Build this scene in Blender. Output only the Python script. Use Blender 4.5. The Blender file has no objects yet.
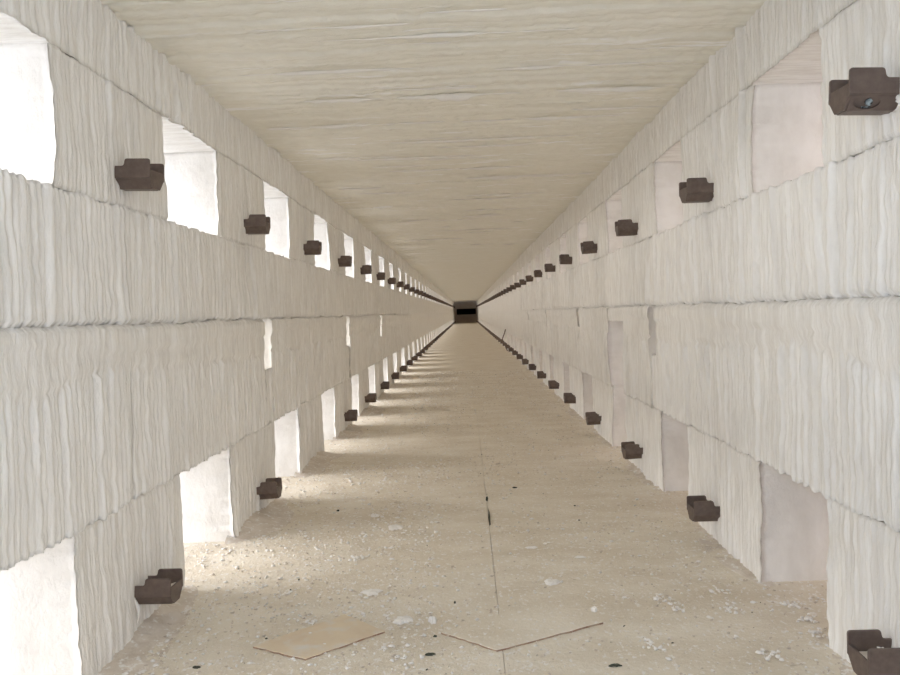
import bpy, bmesh, math, random
import numpy as np
from mathutils import Matrix, Vector

SC = bpy.context.scene
COL = SC.collection
# ------------------------------------------------------------------ camera
FPX = 750.0
def camera():
    vp = (466.0, 312.0); roll = math.radians(2.0)
    d = np.array([(vp[0]-450)/FPX, -(vp[1]-337.5)/FPX, -1.0]); d /= np.linalg.norm(d)
    up0 = np.array([-math.sin(roll), math.cos(roll), 0.0])
    up = up0 - d*np.dot(up0, d); up /= np.linalg.norm(up)
    right = np.cross(d, up)
    M = np.array([right, d, up])            # world = M @ cam
    cam = bpy.data.cameras.new('camera'); o = bpy.data.objects.new('camera', cam)
    COL.objects.link(o)
    cam.sensor_width = 36.0; cam.sensor_fit = 'HORIZONTAL'
    cam.lens = FPX/900.0*36.0
    cam.clip_start = 0.02; cam.clip_end = 300
    o.matrix_world = Matrix([[*M[0], 0], [*M[1], 0], [*M[2], 0], [0, 0, 0, 1]])
    SC.camera = o
camera()

# ------------------------------------------------------------------ sky, light, exposure
SKY_STRENGTH = 1.30
w = bpy.data.worlds.new('World'); SC.world = w; w.use_nodes = True
bg = w.node_tree.nodes['Background']
bg.inputs['Color'].default_value = (0.87, 0.945, 1.17, 1)      # bright overcast sky, all round
bg.inputs['Strength'].default_value = SKY_STRENGTH
SC.view_settings.view_transform = 'Standard'
SC.view_settings.look = 'None'
SC.view_settings.gamma = 1.0
SC.view_settings.use_curve_mapping = False
SC.view_settings.exposure = 0.0
SC.cycles.max_bounces = 24
SC.cycles.diffuse_bounces = 24
SC.cycles.use_denoising = True
SC.cycles.sample_clamp_indirect = 0.0

sun = bpy.data.lights.new('sun', 'SUN'); sun.energy = 6.9; sun.angle = math.radians(50); sun.color = (1.0, 0.955, 0.90)
so = bpy.data.objects.new('sun', sun); COL.objects.link(so)
fl = bpy.data.lights.new('camera_fill', 'POINT'); fl.energy = 8.0; fl.shadow_soft_size = 0.02; fl.color = (0.50, 0.72, 1.0)
fo = bpy.data.objects.new('camera_fill', fl); COL.objects.link(fo); fo.location = (0.02, -0.02, 0.07)   # weak bluish fill added at the camera to cool and lift the near walls
so.rotation_euler = Vector((1.0, 0.0, -math.tan(math.radians(13)))).to_track_quat('-Z', 'Y').to_euler()   # low hazy sun from the left, through the openings

# ------------------------------------------------------------------ measurements (metres, camera at the origin)
XL, XR = -0.773, 0.728
ZF, ZC = -0.71, 0.70
ZT, ZS, ZM, ZL = 0.537, 0.265, 0.0, -0.40       # top / sill of upper openings, mid joint, head of lower openings
P = 0.96
THICK = 0.30
L_OPEN0, L_W = 1.955, 0.42                       # near edge of an opening on the left wall, its width
R_OPEN0, R_W = 1.535, 0.36
NPER = 46                                        # periods with openings
Y_START, Y_END = -0.75, 50.0

# ------------------------------------------------------------------ noise helpers
rng = np.random.RandomState(7)
TAB = rng.rand(4096)
def n1(x, seed=0):
    x = np.asarray(x, float); i = np.floor(x).astype(int); f = x-i; f = f*f*(3-2*f)
    a = TAB[(i*7+seed*131) % 4096]; b = TAB[((i+1)*7+seed*131) % 4096]
    return (a+(b-a)*f)*2-1
def n2(x, y, seed=0):
    x = np.asarray(x, float); y = np.asarray(y, float)
    i = np.floor(x).astype(int); j = np.floor(y).astype(int); fx = x-i; fy = y-j
    fx = fx*fx*(3-2*fx); fy = fy*fy*(3-2*fy)
    h = lambda a, b: TAB[(a*73+b*179+seed*37+(a*b*31)) % 4096]
    return ((h(i, j)*(1-fx)+h(i+1, j)*fx)*(1-fy)+(h(i, j+1)*(1-fx)+h(i+1, j+1)*fx)*fy)*2-1

# ------------------------------------------------------------------ object helpers
def new_mesh(name, verts, faces, mat, smooth=False):
    me = bpy.data.meshes.new(name)
    me.from_pydata([tuple(v) for v in verts], [], faces)
    me.materials.append(mat)
    if smooth: me.shade_smooth()
    me.update()
    return me
def link(name, me, parent=None, loc=None, **props):
    o = bpy.data.objects.new(name, me); COL.objects.link(o)
    if parent is not None: o.parent = parent
    if loc is not None: o.location = loc
    for k, v in props.items(): o[k] = v
    return o
def empty(name, loc=(0, 0, 0), **props):
    o = bpy.data.objects.new(name, None); COL.objects.link(o); o.location = loc
    o.empty_display_size = 0.05
    for k, v in props.items(): o[k] = v
    return o
def box(a, b):
    (x0, y0, z0), (x1, y1, z1) = a, b
    v = [(x0, y0, z0), (x1, y0, z0), (x1, y1, z0), (x0, y1, z0), (x0, y0, z1), (x1, y0, z1), (x1, y1, z1), (x0, y1, z1)]
    f = [(0, 3, 2, 1), (4, 5, 6, 7), (0, 1, 5, 4), (1, 2, 6, 5), (2, 3, 7, 6), (3, 0, 4, 7)]
    return v, f
def merge(parts):
    V, F = [], []
    for v, f in parts:
        n = len(V); V += list(v); F += [tuple(i+n for i in q) for q in f]
    return V, F

# ------------------------------------------------------------------ materials
def mat(name, base, rough=0.9, dark=None, scale=(6, 6, 6), amount=0.5, bump=None, bump_str=0.2, bump_dist=0.004,
        spec=0.1, metal=0.0, streak=None):
    m = bpy.data.materials.new(name); m.use_nodes = True
    nt = m.node_tree; N = nt.nodes; L = nt.links; b = N['Principled BSDF']
    b.inputs['Roughness'].default_value = rough
    b.inputs['Metallic'].default_value = metal
    b.inputs['Specular IOR Level'].default_value = spec
    b.inputs['Base Color'].default_value = (*base, 1)
    geo = N.new('ShaderNodeNewGeometry')
    def noise(sc, detail=5, rough=0.6):
        mp = N.new('ShaderNodeMapping'); mp.inputs['Scale'].default_value = sc
        L.new(geo.outputs['Position'], mp.inputs['Vector'])
        t = N.new('ShaderNodeTexNoise'); t.inputs['Scale'].default_value = 1.0
        t.inputs['Detail'].default_value = detail; t.inputs['Roughness'].default_value = rough
        L.new(mp.outputs[0], t.inputs['Vector']); return t
    out = None
    if dark is not None:
        t = noise(scale)
        r = N.new('ShaderNodeValToRGB'); r.color_ramp.elements[0].position = 0.5-amount/2
        r.color_ramp.elements[1].position = 0.5+amount/2
        r.color_ramp.elements[0].color = (*dark, 1); r.color_ramp.elements[1].color = (*base, 1)
        L.new(t.outputs['Fac'], r.inputs['Fac']); out = r.outputs['Color']
    if streak is not None:                       # (colour, scale, low, high)
        c, sc, lo, hi = streak
        t = noise(sc, 3, 0.55)
        r = N.new('ShaderNodeValToRGB'); r.color_ramp.elements[0].position = lo; r.color_ramp.elements[1].position = hi
        r.color_ramp.elements[0].color = (0, 0, 0, 1); r.color_ramp.elements[1].color = (1, 1, 1, 1)
        L.new(t.outputs['Fac'], r.inputs['Fac'])
        mx = N.new('ShaderNodeMix'); mx.data_type = 'RGBA'
        L.new(r.outputs['Color'], mx.inputs['Factor'])
        if out is not None: L.new(out, mx.inputs['A'])
        else: mx.inputs['A'].default_value = (*base, 1)
        mx.inputs['B'].default_value = (*c, 1); out = mx.outputs['Result']
    if out is not None: L.new(out, b.inputs['Base Color'])
    if bump is not None:
        t = noise(bump, 6, 0.65)
        bp = N.new('ShaderNodeBump'); bp.inputs['Strength'].default_value = bump_str; bp.inputs['Distance'].default_value = bump_dist
        L.new(t.outputs['Fac'], bp.inputs['Height']); L.new(bp.outputs[0], b.inputs['Normal'])
    return m

M_FIBRE = mat('ceramic_fibre', (0.945, 0.935, 0.910), 0.95, dark=(0.82, 0.803, 0.772), scale=(12, 70, 5), amount=0.3,
              bump=(60, 170, 40), bump_str=0.9, bump_dist=0.004, spec=0.03,
              streak=((0.975, 0.97, 0.955), (3, 75, 5), 0.50, 0.68))  # pale and dark streaks also paint in the folds' highlights and contrast
M_CEIL = mat('ceiling_fibre', (0.905, 0.89, 0.82), 0.95, dark=(0.84, 0.82, 0.74), scale=(14, 40, 14), amount=0.4,
             bump=(55, 120, 40), bump_str=0.6, bump_dist=0.004, spec=0.05,
             streak=((0.975, 0.97, 0.965), (3.0, 42, 2), 0.60, 0.68))
M_FLOOR = mat('floor_board', (0.82, 0.765, 0.665), 0.95, dark=(0.71, 0.64, 0.53), scale=(4, 7, 7), amount=0.3,
              bump=(90, 90, 90), bump_str=0.9, bump_dist=0.004, spec=0.05,
              streak=((0.87, 0.84, 0.80), (95, 70, 95), 0.57, 0.67))
M_TAN = mat('tan_board', (0.78, 0.68, 0.52), 0.85, dark=(0.70, 0.58, 0.44), scale=(14, 14, 14), amount=0.5,
            bump=(90, 90, 90), bump_str=0.2, bump_dist=0.002, streak=((0.74, 0.70, 0.64), (20, 20, 20), 0.5, 0.7))
M_EDGE = mat('board_edge', (0.30, 0.17, 0.11), 0.9, dark=(0.42, 0.33, 0.25), scale=(40, 40, 40), amount=0.3)
M_DUST = mat('fibre_dust', (0.76, 0.70, 0.63), 0.95, dark=(0.64, 0.57, 0.49), scale=(20, 20, 20), amount=0.3,
             bump=(80, 80, 80), bump_str=0.6, bump_dist=0.004, streak=((0.86, 0.84, 0.81), (60, 60, 60), 0.56, 0.66))
M_CRUMB = mat('white_crumb', (0.86, 0.84, 0.81), 0.95, spec=0.05)
M_CRUMB2 = mat('tan_crumb', (0.62, 0.55, 0.48), 0.95, spec=0.05)
M_PEB = mat('dark_chip', (0.07, 0.075, 0.06), 0.8)
M_METAL = mat('cast_alloy', (0.20, 0.155, 0.135), 0.5, dark=(0.12, 0.09, 0.077), scale=(60, 60, 60), amount=0.5,
              bump=(400, 400, 400), bump_str=0.3, bump_dist=0.001, spec=0.4, metal=0.35)
M_BOLT = mat('blued_bolt', (0.42, 0.52, 0.58), 0.35, dark=(0.02, 0.02, 0.02), scale=(160, 160, 160), amount=0.2, metal=0.5, spec=0.5)
M_PLASTER = mat('plaster', (0.74, 0.66, 0.61), 0.9, dark=(0.66, 0.58, 0.53), scale=(1, 1, 1), bump=(8, 8, 8))
M_GROUND = mat('ground_concrete', (0.52, 0.52, 0.515), 0.9, dark=(0.44, 0.44, 0.435), scale=(1, 1, 1), bump=(10, 10, 10))
M_END = mat('end_fibre', (0.72, 0.65, 0.60), 0.95, dark=(0.62, 0.56, 0.50), scale=(4, 4, 4), bump=(20, 20, 20))
M_DARK = mat('unlit_dark', (0.03, 0.035, 0.035), 0.9)  # near-black colour stands in for the lack of light behind the slot

# ------------------------------------------------------------------ fibre blocks of the side walls
def joint_wob(Y, key):
    return (1.0 if key == 3 else 0.4)*(0.0035*n1(Y*7.0, 11+key)+0.002*n1(Y*23.0, 23+key)+0.002*n1(Y*80, 5+key))
def block_arrays(side, y0, y1, z0, z1, kinds, relief='pleat', fine=True, seed=0, rag=(0, 0, 0, 0)):
    """A fibre block: displaced front face at the wall plane and sides running back into the wall.
    kinds = joint keys for (bottom, top) edge; rag = raggedness at (y0, y1, z0, z1) where the edge borders an opening."""
    ly, lz = y1-y0, z1-z0
    ny = max(4, int(ly/(0.0042 if fine else 0.03))); nz = max(3, int(lz/(0.011 if fine else 0.07)))
    u = np.linspace(0, 1, ny+1); v = np.linspace(0, 1, nz+1)
    U, V = np.meshgrid(u, v, indexing='ij')
    Y = y0+U*ly; Z = z0+V*lz
    # distance to edges
    dy = np.minimum(Y-y0, y1-Y); dz = np.minimum(Z-z0, z1-Z)
    if fine:
        # pleats: folded blanket about 24 mm per fold, jittered, each fold standing at its own depth
        warp = Y+0.004*n1(Y*9, seed)+0.0035*n2(Y*5, Z*6, seed+3)
        ph = warp/0.0185
        k = np.floor(ph); fr = ph-k
        prof = np.sqrt(np.clip(1-(2*fr-1)**2, 0, 1))            # round fold, sharp valley
        kk = TAB[((k+1000).astype(int)*13+seed*57) % 4096]
        kbig = (kk > 0.90)*0.005
        amp = 0.0078
        dep = 0.006*(kk-0.5)+kbig*np.clip(0.5+n2(Y*4, Z*7, seed+9), 0, 1)
        sm = np.ones_like(Y)
        if relief == 'smear':                                   # trowelled band just under the mid joint, wavy lower lip
            lip = -0.115+0.022*n1(Y*3.1, 41)+0.008*n1(Y*14, 42)
            sm = np.clip((lip-Z)/0.012, 0, 1)
            lip2 = -0.055+0.018*n1(Y*4.3, 47)
            extra = 0.010*(1-sm)+0.005*np.clip((Z-lip2)/0.008, 0, 1)
            sm = 0.10+0.90*sm
        elif relief == 'pier':
            sm = np.clip(0.6+0.5*n2(Y*6, Z*6, seed+21), 0.12, 1); extra = 0
        else:
            sm = np.clip(0.85+0.45*n2(Y*3, Z*4, seed+27), 0.35, 1); extra = 0
        h = sm*(amp*prof+1.4*dep)+extra
        if relief == 'smear' and fine: h = h-0.007*np.exp(-((Z-lip)/0.004)**2)-0.004*np.exp(-((Z-lip2)/0.003)**2)*np.clip(n1(Y*3, 99)*3, 0, 1)
        h = h+0.0022*n2(Y*30, Z*24, seed+1)+0.004*n2(Y*5, Z*5, seed+2)+0.0017*n2(Y*95, Z*60, seed+4)+0.002*np.clip(n2(Y*38, Z*9, seed+14), 0, 1)
    else:
        prof = 0; kk = 0.5; h = 0.003*n2(Y*20, Z*5, seed)
    e = np.minimum(dy/0.008, 1)
    eb = np.minimum((Z-z0)/0.010, 1); et = np.minimum((z1-Z)/0.010, 1)
    kd = {3: 0.011, 2: 0.004, 4: 0.002, 1: 0.001, None: 0.002}; kb = kd[kinds[0]]; kt = kd[kinds[1]]
    ky = 0.0008 if relief != 'pier' else 0.004
    rnd = lambda q: 1-np.sqrt(np.clip(1-(1-q)**2, 0, 1))
    h = h-ky*rnd(e)-kb*rnd(eb)-kt*rnd(et)
    # ragged outline: the joint edges follow the shared joint line, the opening edges are scalloped by the folds
    top = joint_wob(Y, kinds[1]) if kinds[1] is not None else 0
    bot = joint_wob(Y, kinds[0]) if kinds[0] is not None else 0
    s = 1.0 if fine else 0.0
    offZ = s*(top*V**3+bot*(1-V)**3)
    if fine:
        sc = 0.003*(prof if not np.isscalar(prof) else 0)+0.005*(kk-0.5)+0.003*n1(Y*160, seed+71)
        offZ = offZ+0.7*(rag[3]*V**8*(sc-0.002)-rag[2]*(1-V)**8*(sc-0.002))
    offY = np.zeros_like(Y)
    if fine:
        wY0 = 0.006*n1(Z*9+1.7, seed+31)+0.0045*n1(Z*60, seed+32)+0.003*n1(Z*140, seed+34)
        wY1 = 0.006*n1(Z*9+4.7, seed+35)+0.0045*n1(Z*60, seed+36)+0.003*n1(Z*140, seed+38)
        near = lambda D: np.clip(1-D/0.03, 0, 1)
        offY = rag[0]*near(Y-y0)*(wY0)+rag[1]*near(y1-Y)*wY1
    wallx = XL if side < 0 else XR
    inward = 1 if side < 0 else -1
    Yf = Y+offY; Zf = Z+offZ
    Xf = wallx+inward*h
    V3 = [np.stack([Xf.ravel(), Yf.ravel(), Zf.ravel()], 1)]
    idx = np.arange((ny+1)*(nz+1)).reshape(ny+1, nz+1)
    a, b, c, d = idx[:-1, :-1].ravel(), idx[1:, :-1].ravel(), idx[1:, 1:].ravel(), idx[:-1, 1:].ravel()
    q = np.stack([a, d, c, b], 1) if inward > 0 else np.stack([a, b, c, d], 1)
    F = [q]
    # boundary loop
    loop = np.concatenate([idx[:, 0], idx[-1, 1:], idx[-2::-1, -1], idx[0, -2:0:-1]])
    ring = loop; nv = idx.size; lp = V3[0][loop]
    ref = np.stack([np.full(len(loop), wallx), Y.ravel()[loop], Z.ravel()[loop]], 1)
    cy, cz = (y0+y1)/2, (z0+z1)/2
    steps = [(0.012, 0.75, 0), (0.05, 0.3, 0), (0.12, 0.0, 0.0004), (THICK, 0.0, 0.0004)] if fine else [(THICK, 0, 0)]
    for dep_, keep, grow in steps:
        p = ref+(lp-ref)*keep
        p[:, 0] = wallx-inward*dep_
        if grow and fine:
            p[:, 1] += grow*np.sign(ref[:, 1]-cy)*(np.abs(ref[:, 1]-cy) > ly/2-1e-6)
            p[:, 2] += grow*np.sign(ref[:, 2]-cz)*(np.abs(ref[:, 2]-cz) > lz/2-1e-6)
        V3.append(p); newring = np.arange(nv, nv+len(loop)); nv += len(loop)
        r0, r1 = ring, np.roll(ring, -1); s0, s1 = newring, np.roll(newring, -1)
        F.append(np.stack([r0, r1, s1, s0], 1) if inward < 0 else np.stack([r0, s0, s1, r1], 1)) 
        ring = newring
    return np.concatenate(V3), np.concatenate(F), ring
def flip_check(V, F): return V, F
def mesh_np(name, V, F, ngon, m, smooth=True):
    me = bpy.data.meshes.new(name)
    nq = len(F); nl = nq*4+len(ngon)
    me.vertices.add(len(V)); me.vertices.foreach_set('co', V.astype(np.float32).ravel())
    me.loops.add(nl); me.polygons.add(nq+1)
    me.loops.foreach_set('vertex_index', np.concatenate([F.ravel(), ngon]).astype(np.int32))
    me.polygons.foreach_set('loop_start', np.concatenate([np.arange(nq)*4, [nq*4]]).astype(np.int32))
    me.materials.append(m); me.update(calc_edges=True); me.validate()
    me.polygons.foreach_set('use_smooth', np.full(len(me.polygons), bool(smooth)))
    return me

SHARED = {}
def add_block(parent, side, y0, y1, z0, z1, kinds=(None, None), relief='pleat', seed=0, rag=(0, 0, 0, 0)):
    fine = y0 < 9.5
    if fine:
        V, F, ring = block_arrays(side, y0, y1, z0, z1, kinds, relief, True, seed, rag)
        V = V-np.array([0, y0, 0])
        me = mesh_np('fibre_block', V, F, ring if side > 0 else ring[::-1], M_FIBRE)
    else:
        key = (side, round(y1-y0, 4), z0, z1)
        if key not in SHARED:
            V, F, ring = block_arrays(side, 0, y1-y0, z0, z1, kinds, relief, False, seed, rag)
            SHARED[key] = mesh_np('fibre_block', V, F, ring if side > 0 else ring[::-1], M_FIBRE, smooth=False)
        me = SHARED[key]
    return link('fibre_block', me, parent, (0, y0, 0))

def build_wall(side):
    o0, ow = (L_OPEN0, L_W) if side < 0 else (R_OPEN0, R_W)
    wall = empty('wall_left' if side < 0 else 'wall_right', kind='structure')
    k0 = -3
    ymin = Y_START
    for k in range(k0, NPER):
        a = o0+k*P; b = a+ow; nxt = a+P
        if nxt <= ymin: continue
        s = 17+(300 if side > 0 else 0)
        # courses whose pieces run from mid pier to mid pier
        m0 = a-(P-ow)/2; m1 = m0+P
        add_block(wall, side, m0, m1, ZT, ZC, (1, None), 'pleat', s+1, (0, 0, 1, 0))
        add_block(wall, side, m0, m1, ZM, ZS, (3, 2), 'pleat', s+2, (0, 0, 0, 1))
        # piers
        add_block(wall, side, b, nxt, ZS, ZT, (2, 1), 'pier', s+1, (1, 1, 0, 0))
        add_block(wall, side, b, nxt, ZF-0.02, ZL, (None, 4), 'pier', s+5, (1, 1, 0, 0))
        # course under the mid joint, with a slot every other period
        if side < 0 and k in (1, 3, 5):
            sa, sb, sz = a-0.095, a+0.0, -0.19
        elif side > 0 and k in (1, 3, 5, 7):
            sa, sb, sz = b-0.0+0.02, b+0.10, -0.19
        elif side > 0 and k == 2:
            sa, sb, sz = a, b, None
        else: sa = None
        if sa is None:
            add_block(wall, side, m0, m1, ZL, ZM, (4, 3), 'smear', s+5, (0, 0, 1, 0))
        else:
            add_block(wall, side, m0, sa, ZL, ZM, (4, 3), 'smear', s+5, (0, .6, 1, 0))
            add_block(wall, side, sb, m1, ZL, ZM, (4, 3), 'smear', s+5, (.6, 0, 1, 0))
            if sz is None:
                add_block(wall, side, sa, sb, -0.07, ZM, (None, 3), 'smear', s+7, (0, 0, 1, 0))
            else:
                add_block(wall, side, sa, sb, ZL, sz, (4, None), 'smear', s+7, (0, 0, 1, 1))
    yl = o0+(NPER-1)*P-(P-ow)/2+P
    # the last metres have no openings
    n = 2; L = (Y_END-yl)/n
    for i in range(n):
        for za, zb in ((ZF-0.02, ZM), (ZM, ZC)):
            add_block(wall, side, yl+i*L, yl+(i+1)*L, za, zb, seed=i)
    return wall
build_wall(-1); build_wall(1)

# ------------------------------------------------------------------ ceiling: transverse fibre strips
ceil = empty('ceiling', kind='structure')
CW = 0.30
def ceil_strip(y0, fine, seed):
    x0, x1 = XL-THICK+0.0, XR+THICK
    nx, ny = (260, 60) if fine else (10, 6)
    xs = np.linspace(x0, x1, nx+1); ys = np.linspace(0, CW, ny+1)
    X, Yl = np.meshgrid(xs, ys, indexing='ij'); Y = Yl+y0
    if fine:
        wv = 0.007*n1(X*3.2, seed)+0.004*n1(X*9, seed+1)
        ph = (Yl+wv+0.003*n1(X*30, seed+8))/0.043
        k = np.floor(ph).astype(int); fr = ph-k
        kk = TAB[((k+50)*29+seed*91) % 4096]
        lay = 0.012*(kk-0.5)
        prof = 0.004*np.sqrt(np.clip(1-(2*fr-1)**2, 0, 1))
        # lumps of squeezed fibre along some fold edges
        edge = np.clip(1-np.abs(fr-0.92)/0.14, 0, 1)
        lump = np.clip(n2(X*2.6, k*3.7+seed, seed+5), 0, 1)*0.016*edge*(kk > 0.45)
        h = lay+prof+lump+0.0025*n2(X*60, Y*22, seed+2)+0.003*n2(X*7, Y*7, 3)
        h = h-0.006*np.clip(1-np.minimum(Yl, CW-Yl)/0.006, 0, 1)
    else: h = 0.002*n1(Yl*30, seed)+0*X
    Z = ZC-h
    V = [np.stack([X.ravel(), Yl.ravel(), Z.ravel()], 1)]
    idx = np.arange((nx+1)*(ny+1)).reshape(nx+1, ny+1)
    a, b, c, d = idx[:-1, :-1].ravel(), idx[1:, :-1].ravel(), idx[1:, 1:].ravel(), idx[:-1, 1:].ravel()
    F = [np.stack([a, d, c, b], 1)]
    loop = np.concatenate([idx[:, 0], idx[-1, 1:], idx[-2::-1, -1], idx[0, -2:0:-1]])
    p = V[0][loop].copy(); p[:, 2] = ZC+0.25; V.append(p)
    new = np.arange(idx.size, idx.size+len(loop))
    F.append(np.stack([loop, np.roll(loop, -1), np.roll(new, -1), new], 1))
    return mesh_np('fibre_strip', np.concatenate(V), np.concatenate(F), new, M_CEIL)
far_strip = None
ncs = int(round((Y_END-Y_START)/CW))
for i in range(ncs):
    y0 = Y_START+i*CW
    if y0 < 7.5:
        me = ceil_strip(y0, y0 > 1.0, i)
    else:
        if far_strip is None: far_strip = ceil_strip(0, False, 3)
        me = far_strip
    link('fibre_strip', me, ceil, (0, y0, 0))

rb = random.Random(12)
def bead(xa, xb, seed, r0):
    n = int((xb-xa)/0.012); m = 7; V = []; F = []
    for i in range(n+1):
        t = i/n; x = xa+(xb-xa)*t
        env = math.sin(math.pi*t)**0.4 if 0 < t < 1 else 0.02
        r = r0*env*(0.75+0.6*float(n1(x*9, seed))+0.3*float(n1(x*40, seed+1)))
        r = max(r, 0.0004)
        yy = 0.006*float(n1(x*3, seed+2))+0.002*float(n1(x*20, seed+5))
        for k in range(m):
            a = 2*math.pi*k/m
            V.append((x, yy+1.0*r*math.cos(a), -0.3*r+0.8*r*math.sin(a)))
    for i in range(n):
        for k in range(m): F.append((i*m+k, i*m+(k+1) % m, (i+1)*m+(k+1) % m, (i+1)*m+k))
    return new_mesh('fibre_bead', V, F, M_CRUMB, True)
BEADS = [(1.62, -.45, .1, .004), (1.80, -.5, -.1, .004), (1.88, -.2, .3, .0045), (2.12, -.62, -.1, .004), (2.16, .1, .62, .004), (2.40, -.5, .2, .011),
         (2.40, .3, .66, .006), (2.72, -.7, -.05, .007), (2.73, .0, .6, .005), (3.02, -.3, .5, .005), (3.32, -.5, .1, .005), (3.62, -.35, .35, .006),
         (3.9, .05, .6, .006), (4.25, -.6, -.2, .005), (4.6, -.1, .45, .006), (5.1, .0, .5, .006), (5.6, -.5, .1, .006), (6.3, -.3, .4, .006), (7.0, -.55, .0, .007)]
for _ in range(34):
    yy = 1.4+6.5*rb.random()**1.3; xa = rb.uniform(-.7, .45); BEADS.append((yy, xa, min(.7, xa+rb.uniform(.12, .5)), rb.uniform(.0025, .0045)*(0.7+0.15*yy)))
for q, (yy, xa, xb, r) in enumerate(BEADS):
    link('fibre_bead', bead(xa, xb, q*3, r*1.35), ceil, (0, yy, ZC-0.013))

# ------------------------------------------------------------------ floor: two rows of boards, open centre joint
floor = empty('floor', (0, 0, 0), kind='structure')
JX = 0.052
def slab(x0, x1, ly, seed):
    nx, ny = 24, 28
    xs = np.linspace(x0, x1, nx+1); ys = np.linspace(0, ly, ny+1)
    X, Y = np.meshgrid(xs, ys, indexing='ij')
    e = np.minimum(np.minimum(X-x0, x1-X), np.minimum(Y, ly-Y))
    h = (0.0006*n2(X*6, Y*6, seed)+0.0006*n2(X*22, Y*22, seed+1))*np.clip(e/0.04, 0, 1)-0.0012*(e < 1e-6)*(X > x0+.01)*(X < x1-.01)*0
    V = [np.stack([X.ravel(), Y.ravel(), (ZF+h).ravel()], 1)]
    idx = np.arange((nx+1)*(ny+1)).reshape(nx+1, ny+1)
    a, b, c, d = idx[:-1, :-1].ravel(), idx[1:, :-1].ravel(), idx[1:, 1:].ravel(), idx[:-1, 1:].ravel()
    F = [np.stack([a, b, c, d], 1)]
    loop = np.concatenate([idx[:, 0], idx[-1, 1:], idx[-2::-1, -1], idx[0, -2:0:-1]])
    p = V[0][loop].copy(); p[:, 2] = ZF-0.0075; V.append(p)
    new = np.arange(idx.size, idx.size+len(loop))
    F.append(np.stack([loop, new, np.roll(new, -1), np.roll(loop, -1)], 1))
    return mesh_np('floor_slab', np.concatenate(V), np.concatenate(F), new[::-1], M_FLOOR, smooth=False)
SL = 0.9
sl_meshes = [(slab(XL-THICK, JX-0.0007, SL-0.0004, 5+i), slab(JX+0.0007, XR+THICK, SL-0.0004, 15+i)) for i in range(3)]
ns = int(math.ceil((Y_END-Y_START)/SL))
for i in range(ns):
    for j in (0, 1):
        link('floor_slab', sl_meshes[i % 3][j], floor, (0, Y_START+i*SL, 0))
v, f = box((XL-THICK, Y_START, ZF-0.12), (XR+THICK, Y_END, ZF-0.008))
link('floor_base', new_mesh('floor_base', v, f, M_DUST), floor)

# ------------------------------------------------------------------ end wall with a dark slot
zc = 0.07
vs = []
ew = empty('wall_end', (0, Y_END, 0), kind='structure')
sx0, sx1, sz0, sz1 = -0.62, 0.66, -0.16, 0.22
parts = [box((XL-THICK, 0, sz1), (XR+THICK, 0.3, ZC)), box((XL-THICK, 0, ZF), (XR+THICK, 0.3, sz0)),
         box((XL-THICK, 0, sz0), (sx0, 0.3, sz1)), box((sx1, 0, sz0), (XR+THICK, 0.3, sz1))]
for p in parts: link('fibre_block', new_mesh('fibre_block', *p, M_END), ew)
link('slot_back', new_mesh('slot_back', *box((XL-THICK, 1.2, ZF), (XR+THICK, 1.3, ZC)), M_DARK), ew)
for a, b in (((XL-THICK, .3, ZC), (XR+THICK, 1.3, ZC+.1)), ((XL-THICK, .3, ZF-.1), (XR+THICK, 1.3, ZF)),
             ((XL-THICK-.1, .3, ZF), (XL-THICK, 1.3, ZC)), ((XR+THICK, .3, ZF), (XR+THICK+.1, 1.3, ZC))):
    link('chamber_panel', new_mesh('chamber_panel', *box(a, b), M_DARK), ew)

# ------------------------------------------------------------------ outside: yard ground, and an unseen wall added to dim the right-hand openings
link('ground', new_mesh('ground', *box((-40, -20, -1.45), (3.2, 80, -1.25)), M_GROUND), kind='structure')
link('dimming_wall', new_mesh('dimming_wall', *box((2.3, -20, -1.25), (2.5, 80, 3.0)), M_PLASTER), kind='structure')

# ------------------------------------------------------------------ brackets
BD, BH, BP, BT = 0.074, 0.043, 0.082, 0.005
def prism_y(poly, y0, y1):
    n = len(poly)
    V = [(x, y0, z) for x, z in poly]+[(x, y1, z) for x, z in poly]
    F = [tuple(range(n)), tuple(range(2*n-1, n-1, -1))]
    F += [(i, i+n, (i+1) % n+n, (i+1) % n) for i in range(n)]
    return V, F
def rounded(pts, r):
    out = []
    n = len(pts)
    for i, (x, z, rr) in enumerate(pts):
        if rr == 0: out.append((x, z)); continue
        p0 = pts[i-1]; p1 = pts[(i+1) % n]
        a = Vector((p0[0]-x, p0[1]-z)).normalized()*rr; b = Vector((p1[0]-x, p1[1]-z)).normalized()*rr
        c = Vector((x, z))
        for t in (0, .25, .5, .75, 1):
            q = (c+a)*(1-t)**2+c*2*t*(1-t)+(c+b)*t*t
            out.append((q.x, q.y))
    return out
def flange_mesh():
    # seen along the tunnel: narrow stem out of the wall, then a taller tab with rounded corners
    pts = [(-0.03, 0, 0), (BP, 0, .003), (BP, BH, .006), (0.025, BH, .005), (0.022, 0.027, .006), (-0.03, 0.027, 0)]
    poly = rounded(pts, 0)
    me = new_mesh('flange', *prism_y(poly, 0, BT), M_METAL)
    bm = bmesh.new(); bm.from_mesh(me)
    es = [e for e in bm.edges if abs(e.verts[0].co.y-e.verts[1].co.y) < 1e-6]
    bmesh.ops.bevel(bm, geom=es, offset=0.0011, segments=1, affect='EDGES')
    bm.to_mesh(me); bm.free()
    return me
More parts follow.
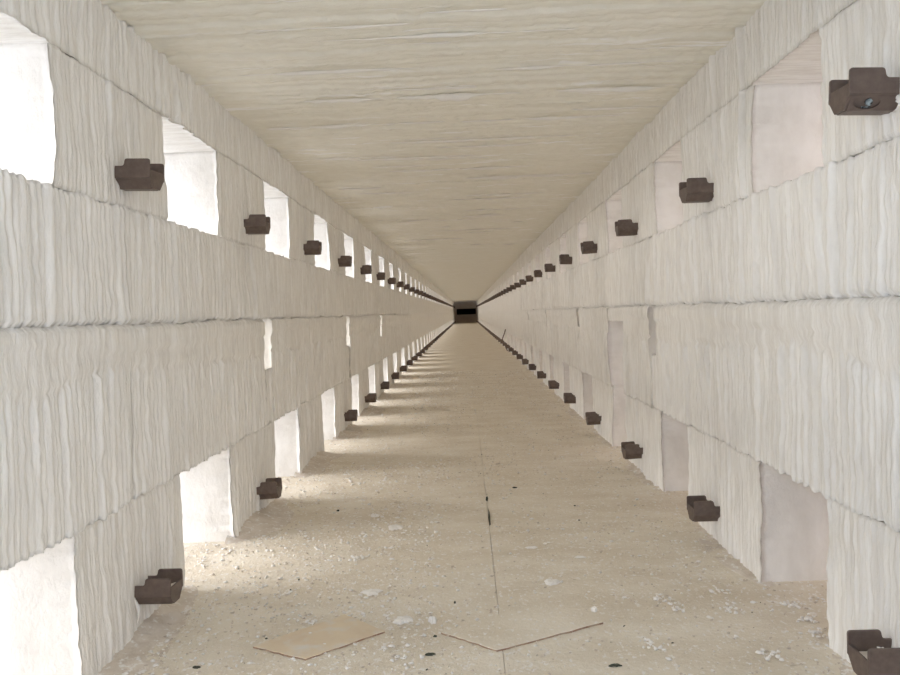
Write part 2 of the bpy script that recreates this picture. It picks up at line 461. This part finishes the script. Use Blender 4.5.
def tray_mesh(hole=False):
    # section across the tray: sides slanting in to a flat bottom that hangs below the flanges
    w = 0.022; s = 0.021
    sec = [(0.004, 0.002), (s, -w), (BD-s, -w), (BD-0.004, 0.002)]
    th = 0.004
    sec_in = [(BT, 0.0), (s+th*.7, -w+th), (BD-s-th*.7, -w+th), (BD-BT, 0.0)]
    prof = sec+sec_in[::-1]
    x0, x1 = -0.02, BP-0.006
    n = len(prof)
    V = [(x0, y, z) for y, z in prof]+[(x1, y, z) for y, z in prof]
    F = [tuple(range(n-1, -1, -1)), tuple(range(n, 2*n))]
    for i in range(n):
        j = (i+1) % n
        if hole and i == 0: continue
        F.append((i, j, j+n, i+n))
    if hole:
        # oval hole through the near slanting side
        A, B, C, D = [Vector(V[i]) for i in (0, n, 1+n, 1)]
        cx, cv, rx, rv, K = 0.70, 0.5, 0.23, 0.42, 24
        ov = []
        for k in range(K):
            t = 2*math.pi*k/K
            u_, v_ = cx+rx*math.cos(t), cv+rv*math.sin(t)
            ov.append((A*(1-u_)+B*u_)*(1-v_)+(D*(1-u_)+C*u_)*v_)
        base = len(V); V += [tuple(q) for q in ov]
        corners = {0: n, 1: 0, 2: 1, 3: 1+n}      # by quadrant direction (+u-v),( -u-v),(-u+v),(+u+v)
        def corner(k):
            t = 2*math.pi*(k+.5)/K
            cu, sv = math.cos(t) >= 0, math.sin(t) >= 0
            return (1+n if sv else n) if cu else (1 if sv else 0)
        for k in range(K):
            c0, c1 = corner(k), corner((k+1) % K)
            F.append((base+k, base+(k+1) % K, c0))
            if c0 != c1: F.append((base+(k+1) % K, c1, c0))
        # collar of the hole
        nrm = (B-A).cross(D-A).normalized()*-th
        b2 = len(V)
        if nrm.y < 0: nrm = -nrm
        V += [tuple(q+nrm) for q in ov]
        for k in range(K): F.append((base+k, base+(k+1) % K, b2+(k+1) % K, b2+k))
    return new_mesh('tray', V, F, M_METAL)
def end_plate_mesh():
    w = 0.022; s = 0.021; t = 0.004; h = BH*0.45
    sec = [(0.002, 0.001), (s, -w+.001), (BD-s, -w+.001), (BD-0.002, 0.001), (BD-0.002, h), (0.002, h)]
    n = len(sec)
    V = [(BP-0.001-t, y, z) for y, z in sec]+[(BP-0.0012, y, z) for y, z in sec]
    F = [tuple(range(n-1, -1, -1)), tuple(range(n, 2*n))]+[(i, (i+1) % n, (i+1) % n+n, i+n) for i in range(n)]
    return new_mesh('end_plate', V, F, M_METAL)
ME_FL, ME_TR, ME_EP, ME_TRH = flange_mesh(), tray_mesh(), end_plate_mesh(), tray_mesh(True)
def debris_mesh():
    V = []; F = []
    nx, ny = 10, 8
    for i in range(nx+1):
        for j in range(ny+1):
            x = 0.002+i/nx*(BP-0.010); y = 0.007+j/ny*(BD-0.014)
            V.append((x, y, 0.010+0.005*float(n2(x*90, y*90, 3))+0.003*float(n2(x*300, y*300, 4))))
    n0 = len(V)
    for i in range(nx):
        for j in range(ny):
            a = i*(ny+1)+j; F.append((a, a+ny+1, a+ny+2, a+1))
    for i in range(nx+1):
        for j in range(ny+1):
            x, y, z = V[i*(ny+1)+j]
            V.append((x, 0.02+(y-0.007)*0.55, -0.015))
    return new_mesh('fibre_filling', V, F, M_DUST)
ME_DEB = debris_mesh()
def tuft_mesh(seed, L=0.05, r=0.004):
    rs = random.Random(seed); V = []; F = []; n = 6; m = 9
    px, py, pz = 0, 0, 0; dx = 0
    for i in range(m):
        t = i/(m-1); rr = r*(0.35+0.9*math.sin(math.pi*min(1, t+.15)))*rs.uniform(.7, 1.3)
        cx = 0.006*math.sin(t*4+seed); cy = 0.004*math.cos(t*5+seed)
        for k in range(n):
            a = 2*math.pi*k/n
            V.append((cx+rr*math.cos(a)*rs.uniform(.6, 1.3), cy+rr*math.sin(a)*rs.uniform(.6, 1.3), -L*t))
    for i in range(m-1):
        for k in range(n):
            F.append((i*n+k, i*n+(k+1) % n, (i+1)*n+(k+1) % n, (i+1)*n+k))
    F.append(tuple(range(n))); F.append(tuple(range(m*n-1, (m-1)*n-1, -1)))
    return new_mesh('fibre_tuft', V, F, M_CRUMB, True)

ORD = ['nearest', 'second nearest', 'third nearest', 'fourth nearest', 'fifth nearest', 'sixth nearest', 'seventh nearest',
       'eighth nearest', 'ninth nearest', 'tenth nearest', 'eleventh nearest', 'twelfth nearest',
       'thirteenth nearest', 'fourteenth nearest', 'fifteenth nearest', 'sixteenth nearest']
def bracket(side, row, k, idx, y, z):
    wname = 'left' if side < 0 else 'right'
    rname = 'upper' if row else 'lower'
    o = empty('metal_bracket', (XL if side < 0 else XR, y, z), category='bracket', group='%s row of brackets on the %s wall' % (rname, wname))
    o.scale = (1, 1, 1)
    sx = 1 if side < 0 else -1
    where = 'between the upper openings' if row else 'just above the floor'
    if idx < len(ORD):
        o['label'] = 'dark metal bracket on the %s wall %s, %s to the camera' % (wname, where, ORD[idx])
    else:
        o['label'] = 'tiny far dark bracket of the %s %s row, beyond its sixteenth' % (rname, wname)
    rs = random.Random(idx*7+side*3+row)
    if side > 0: o.rotation_euler = (0, 0, math.pi)
    # after turning by 180 degrees the tray spans y-BD..y, so shift it back
    if side > 0: o.location.y = y+BD
    o.rotation_euler.x += rs.uniform(-0.03, 0.03); o.rotation_euler.y += rs.uniform(-0.05, 0.05); o.rotation_euler.z += rs.uniform(-0.05, 0.05)
    link('flange', ME_FL, o); link('flange', ME_FL, o, (0, BD-BT, 0))
    big = (row == 1 and side > 0 and idx == 0)
    if big: o.location.x -= 0.006
    if big:                                       # hole must be on the camera side: mirrored tray
        t = link('tray', ME_TRH, o); t.rotation_euler = (0, 0, 0); t.scale = (1, -1, 1); t.location = (0, BD, 0)
        V = []; F = []
        b = link('bolt', bolt_mesh(), o, (0.044, BD-0.0225, -0.003))
        b.rotation_euler = (math.radians(-125.3), 0, 0)
        tf = link('fibre_tuft', tuft_mesh(3, .03, .006), o, (0.000, BD-0.008, 0.004)); tf['label'] = 'white fibre tuft squeezed out beside the hole'
        b['label'] = 'bluish bolt head seen through the oval hole'
    else:
        link('tray', ME_TR, o)
    link('end_plate', ME_EP, o)
    if idx < 8 and not big:
        d = link('fibre_filling', ME_DEB, o); d['kind'] = 'stuff'
    return o
def bolt_mesh():
    V = []; F = []; n = 6; r = 0.015
    for z, rr in ((0, r), (0.007, r), (0.0085, r*.85)):
        for k in range(n): V.append((rr*math.cos(k*math.pi/3), rr*math.sin(k*math.pi/3), z))
    m = 12; b0 = len(V)
    for z, rr in ((0.0085, .006), (0.014, .006)):
        for k in range(m): V.append((rr*math.cos(k*math.pi/6), rr*math.sin(k*math.pi/6), z))
    F = [tuple(range(n-1, -1, -1)), tuple(range(2*n, 3*n))]
    for L in (0, n):
        for k in range(n): F.append((L+k, L+(k+1) % n, L+n+(k+1) % n, L+n+k))
    for k in range(m): F.append((b0+k, b0+(k+1) % m, b0+m+(k+1) % m, b0+m+k))
    F.append(tuple(range(b0+m, b0+2*m)))
    return new_mesh('bolt', V, F, M_BOLT)
for side in (-1, 1):
    for row in (1, 0):
        idx = 0
        for k in range(50):
            if side < 0: y = 1.665+k*P
            else: y = 1.235+k*(P-0.004)
            if y > Y_END-1.0: break
            if side < 0 and row == 0 and k == 2: continue       # missing in the photograph
            z = (0.326 if side < 0 else 0.320) if row else -0.622
            if side > 0 and row and k == 0: y += 0.018; z += 0.012
            o = bracket(side, row, k, idx, y, z)
            idx += 1
            if side < 0 and row == 0 and k == 0:
                tf = link('fibre_tuft', tuft_mesh(5, .055, .0035), o, (0.0045, -0.004, 0.002)); tf['label'] = 'pale fibre strand hanging by the bracket stem'
            if side > 0 and row == 0 and k == 0:
                bm = tuft_mesh(9, .02, .006); tf = link('fibre_tuft', bm, o, (0.045, 0.045, 0.030)); tf['label'] = 'white cone of fibre fluff inside the bracket'
            if k == 3 and side < 0 and row == 1: pass

# ------------------------------------------------------------------ dust banked against the pier feet
def dust_bank(side):
    o0, ow = (L_OPEN0, L_W) if side < 0 else (R_OPEN0, R_W)
    wallx = XL if side < 0 else XR; inw = 1 if side < 0 else -1
    V = []; F = []
    for k in range(-1, 12):
        b = o0+k*P+ow; e = o0+(k+1)*P
        n = 60 if k < 5 else 20; m = 12 if k < 5 else 6
        base = len(V); s = k*5+(60 if side > 0 else 0)
        W0 = 0.16 if side < 0 else 0.06; H0 = 0.040 if side < 0 else 0.014
        for i in range(n+1):
            t = i/n; y = b-0.03+t*(e-b+0.06)
            env = math.sin(math.pi*min(1, max(0, t)))**0.5 if 0 < t < 1 else 0
            wd = W0*env*(0.8+0.35*float(n1(y*6, s)))+0.004
            hh = H0*env*(0.8+0.5*float(n1(y*5, s+2)))
            for j in range(m+1):
                q = j/m
                x = wallx+inw*(-0.02+q*(wd+0.02))
                z = hh*(1-q)**1.6+ (0.004*float(n2(x*40, y*40, s))+0.0025*float(n2(x*110, y*110, s+1)))*min(1, (1-q)*3)*env
                if j == m: z = -0.004
                V.append((x, y, ZF+z))
        for i in range(n):
            for j in range(m):
                a = base+i*(m+1)+j
                F.append((a, a+m+1, a+m+2, a+1) if inw < 0 else (a, a+1, a+m+2, a+m+1))
    me = new_mesh('fibre_dust', V, F, M_DUST, True)
    link('fibre_dust', me, kind='stuff', category='dust',
         label='brown and white dust banked along the foot of the %s wall' % ('left' if side < 0 else 'right'))
dust_bank(-1); dust_bank(1)

# ------------------------------------------------------------------ loose thin boards lying on the floor
def loose_board(pts, label, mt):
    z0, z1 = ZF-0.002, ZF+0.0048
    n = len(pts); V = []; F = []
    # ragged edge outline
    out = []
    rs = random.Random(len(label))
    for i in range(n):
        a = Vector(pts[i]); b = Vector(pts[(i+1) % n])
        nrm = Vector((-(b-a).y, (b-a).x)).normalized()
        for k in range(12):
            p = a.lerp(b, k/12)
            if k: p = p+nrm*rs.uniform(-.0018, .0018)
            out.append(p)
    c = Vector((sum(p.x for p in out)/len(out), sum(p.y for p in out)/len(out)))
    n = len(out)
    V = [(p.x, p.y, z0) for p in out]+[(p.x, p.y, z1-.0012) for p in out]+[(p.x*.994+c.x*.006, p.y*.994+c.y*.006, z1) for p in out]
    F = [tuple(range(n-1, -1, -1)), tuple(range(2*n, 3*n))]
    for L in (0, n):
        for i in range(n): F.append((L+i, L+(i+1) % n, L+n+(i+1) % n, L+n+i))
    me = new_mesh('loose_board', V, F, mt); me.materials.append(M_EDGE)
    for p in me.polygons[2:2+n]: p.material_index = 1
    link('loose_board', me, label=label, category='board', group='thin boards lying on the floor')
loose_board([(-.486, 1.59), (-.358, 1.523), (-.206, 1.649), (-.312, 1.75)], 'thin tan board with a reddish edge on the floor, left of centre', M_TAN)
loose_board([(-.08, 1.636), (.04, 1.542), (.283, 1.667), (.163, 1.80)], 'larger dusty tan board lying on the floor right of the centre joint', M_FLOOR)

# ------------------------------------------------------------------ debris on the floor
def ico():
    t = (1+5**.5)/2
    v = [(-1, t, 0), (1, t, 0), (-1, -t, 0), (1, -t, 0), (0, -1, t), (0, 1, t), (0, -1, -t), (0, 1, -t), (t, 0, -1), (t, 0, 1), (-t, 0, -1), (-t, 0, 1)]
    f = [(0, 11, 5), (0, 5, 1), (0, 1, 7), (0, 7, 10), (0, 10, 11), (1, 5, 9), (5, 11, 4), (11, 10, 2), (10, 7, 6), (7, 1, 8),
         (3, 9, 4), (3, 4, 2), (3, 2, 6), (3, 6, 8), (3, 8, 9), (4, 9, 5), (2, 4, 11), (6, 2, 10), (8, 6, 7), (9, 8, 1)]
    return np.array(v)/math.hypot(1, t), np.array(f)
IV, IF = ico()
def lumps(pos, size, flat, m, name, rs):
    n = len(pos)
    jit = rs.uniform(0.6, 1.35, (n, 12, 1))
    S = np.stack([size*rs.uniform(.6, 1.5, n), size*rs.uniform(.6, 1.5, n), size*flat], 1)
    ang = rs.uniform(0, 2*math.pi, n); ca, sa = np.cos(ang), np.sin(ang)
    v = IV[None]*jit*S[:, None, :]
    x = v[..., 0]*ca[:, None]-v[..., 1]*sa[:, None]; y = v[..., 0]*sa[:, None]+v[..., 1]*ca[:, None]
    v = np.stack([x, y, v[..., 2]], -1)+pos[:, None, :]
    V = v.reshape(-1, 3); F = (IF[None]+12*np.arange(n)[:, None, None]).reshape(-1, 3)
    me = bpy.data.meshes.new(name)
    me.vertices.add(len(V)); me.vertices.foreach_set('co', V.astype(np.float32).ravel())
    me.loops.add(F.size); me.polygons.add(len(F))
    me.loops.foreach_set('vertex_index', F.ravel().astype(np.int32))
    me.polygons.foreach_set('loop_start', (np.arange(len(F))*3).astype(np.int32))
    me.materials.append(m); me.update(calc_edges=True)
    return me
rs = np.random.RandomState(3)
def scatter(n, y0, y1, bias):
    y = y0+(y1-y0)*rs.rand(n)**1.5
    x = XL-0.15+(XR-XL+0.3)*rs.rand(n)
    den = 0.35+0.65*np.clip(0.5+1.3*n2(x*4+9, y*3, 77), 0, 1)
    den *= np.where(x < -0.1, 1.0, bias)
    keep = rs.rand(n) < den
    return x[keep], y[keep]
def inside(x, y):
    def op(o0, ow): return np.mod(y-o0, P) < ow
    return ((x > XL+.003) & (x < XR-.003)) | ((x <= XL) & op(L_OPEN0+.01, L_W-.02)) | ((x >= XR) & op(R_OPEN0+.01, R_W-.02))
dv, df, dm = [], [], []
for n_, y0_, pw, rng_, bias, flat, mi in ((20000, 1.2, 4, (0.0010, 0.0048), 0.5, .5, 0), (14000, 1.2, 2, (0.0014, 0.003), .8, .4, 1), (500, 1.3, 2, (0.0009, 0.0022), .8, .6, 2), (5000, 1.3, 3, (0.0014, 0.0050), .12, .6, 0), (3500, 1.3, 3, (0.0014, 0.0035), .2, .5, 1)):
    x, y = scatter(n_, y0_, 9.0 if bias > .3 else 3.6, bias)
    kp = inside(x, y); x, y = x[kp], y[kp]
    s_ = (rng_[0]+rng_[1]*rs.rand(len(x))**pw)*(0.7+0.1*y)
    pos = np.stack([x, y, ZF+s_*0.4+0.001], 1)
    dm.append((pos, s_, flat, mi))
DM = (M_CRUMB, M_CRUMB2, M_PEB)
def debris_all():
    Vs, Fs, Ms = [], [], []; nv = 0
    for pos, s_, flat, mi in dm:
        me = lumps(pos, s_, flat, DM[mi], 'tmp', rs)
        v = np.empty(len(me.vertices)*3, np.float32); me.vertices.foreach_get('co', v)
        f = np.empty(len(me.loops), np.int32); me.loops.foreach_get('vertex_index', f)
        Vs.append(v); Fs.append(f+nv); Ms.append(np.full(len(f)//3, mi, np.int32)); nv += len(v)//3
        bpy.data.meshes.remove(me)
    V, F, Mi = np.concatenate(Vs), np.concatenate(Fs), np.concatenate(Ms)
    me = bpy.data.meshes.new('floor_crumbs')
    me.vertices.add(nv); me.vertices.foreach_set('co', V)
    me.loops.add(len(F)); me.polygons.add(len(F)//3)
    me.loops.foreach_set('vertex_index', F); me.polygons.foreach_set('loop_start', (np.arange(len(F)//3)*3).astype(np.int32))
    for m_ in DM: me.materials.append(m_)
    me.polygons.foreach_set('material_index', Mi)
    me.update(calc_edges=True)
    return me
link('floor_crumbs', debris_all(), kind='stuff', category='crumbs', label='white fibre crumbs, tan dust grains and dark grit scattered over the floor')

def flake(x, y, lx, ly, h, seed, m=M_CRUMB):
    r = random.Random(seed); n = 14; rings = [(1.0, 0.0), (0.92, 0.45), (0.6, 0.9)]
    rad = [r.uniform(.65, 1.25) for _ in range(n)]
    V = []
    for q, zz in rings:
        for k in range(n):
            a = 2*math.pi*k/n
            V.append((lx/2*q*rad[k]*math.cos(a), ly/2*q*rad[k]*math.sin(a), h*zz*r.uniform(.7, 1.2)))
    V.append((0, 0, h)); V.append((0, 0, -.001)); F = []
    for L in (0, n):
        for k in range(n): F.append((L+k, L+(k+1) % n, L+n+(k+1) % n, L+n+k))
    for k in range(n):
        F.append((2*n+k, 2*n+(k+1) % n, 3*n)); F.append(((k+1) % n, k, 3*n+1))
    return new_mesh('fibre_scrap', V, F, m)
FL = [(-.261, 2.47, .05, .06, .008, 'long pale fibre scrap lying left of the dark centre joint'),
      (-.266, 1.892, .055, .045, .006, 'flat greyish flake behind the left tan board'),
      (.198, 1.928, .040, .045, .006, 'flat oval cream flake right of the centre joint'),
      (-.101, 1.702, .020, .026, .012, 'bright white fluffy lump between the two thin boards'),
      (.277, 1.74, .016, .022, .010, 'bright white lump at the far right corner of the larger board'),
      (-.17, 1.71, .045, .04, .008, 'ragged white heap at the far right corner of the left board'),
      (.17, 2.219, .035, .02, .004, 'slim white sliver on the floor right of the centre joint'),
      (.300, 2.12, .035, .02, .004, 'slim pale sliver between the oval flake and the right wall'),
      (-.347, 2.62, .03, .035, .008, 'whitish lump near the second left pier')]
for k, (fx, fy, lx, ly, h, lab) in enumerate(FL):
    link('fibre_scrap', flake(fx, fy, lx, ly, h, k), loc=(fx, fy, ZF+0.001), label=lab, category='scrap', group='fibre scraps on the floor')
# crumbly clusters, mostly on the right half
CL = [(.441, 1.80, 'left of the row before the right opening'), (.47, 1.745, 'just in front of the leftmost right-hand cluster'), (.60, 1.836, 'nearest the right opening'),
      (.584, 1.72, 'in the middle of the right floor'), (.74, 1.74, 'by the right pier, farthest of three'),
      (.735, 1.66, 'by the right pier, middle of three'), (.715, 1.59, 'by the right pier, nearest the bracket'),
      (.584, 1.498, 'left of the nearest right bracket, at the picture bottom'), (.368, 1.546, 'at the picture bottom, beyond the right board tip'),
      (-.347, 2.16, 'in the left floor half, level with the near opening')]
for k, (fx, fy, lab) in enumerate(CL):
    r2 = np.random.RandomState(k+40); n = 16
    pp = np.stack([r2.normal(0, .012, n), r2.normal(0, .014, n), 0.003+0.003*r2.rand(n)], 1)
    me = lumps(pp, 0.002+0.0035*r2.rand(n), .7, M_CRUMB, 'fibre_cluster', r2)
    link('fibre_cluster', me, loc=(fx, fy, ZF), label='small cluster of white fibre crumbs '+lab, kind='stuff', category='crumb cluster', group='white crumb clusters on the floor')
# dark chips
DK = [(.0545, 2.82, .013, .06, 'black chip in the centre joint, the farther one'), (.056, 2.56, .009, .22, 'long black crumbly strip in the centre joint, nearer one'),
      (-.052, 1.811, .007, .014, 'tiny dark chip left of the centre joint behind the boards'), (-.093, 1.622, .012, .008, 'dark chip by the left tip of the larger board'),
      (-.10, 1.536, .03, .014, 'greenish black sliver at the bottom centre of the picture'), (-.577, 1.504, .022, .012, 'dark splinter near the wall at the bottom left'),
      (.27, 1.467, .034, .012, 'flat dark smear-like chip at the bottom right of centre'), (-.493, 2.709, .015, .02, 'dark grey pebble on the left floor half'),
      (.171, 2.982, .028, .02, 'small dark sliver right of the centre joint, far from the boards')]
for k, (fx, fy, lx, ly, lab) in enumerate(DK):
    link('dark_chip', flake(fx, fy, lx*.75, ly*(.75 if k > 1 else 1), .004, k+80, M_PEB), loc=(fx, fy, ZF+0.0005), label=lab, category='chip', group='dark chips on the floor')

# ------------------------------------------------------------------ bent wire by the right wall, far down
def tube(pts, r, n=6):
    V = []; F = []
    for i, p in enumerate(pts):
        p = Vector(p); q = Vector(pts[min(i+1, len(pts)-1)]); o_ = Vector(pts[max(i-1, 0)])
        t = (q-o_).normalized(); a = t.orthogonal().normalized(); b = t.cross(a)
        for k in range(n):
            an = 2*math.pi*k/n; V.append(tuple(p+(a*math.cos(an)+b*math.sin(an))*r))
    for i in range(len(pts)-1):
        for k in range(n): F.append((i*n+k, i*n+(k+1) % n, (i+1)*n+(k+1) % n, (i+1)*n+k))
    F.append(tuple(range(n-1, -1, -1))); F.append(tuple(range((len(pts)-1)*n, len(pts)*n)))
    return V, F
link('bent_wire', new_mesh('bent_wire', *tube([(.70, 13.1, ZF+.01), (.66, 13.15, -.60), (.62, 13.2, -.50), (.66, 13.3, -.42), (.69, 13.3, -.33)], .010), M_METAL),
     label='thin bent dark wire standing by the right wall, far down the tunnel', category='wire')
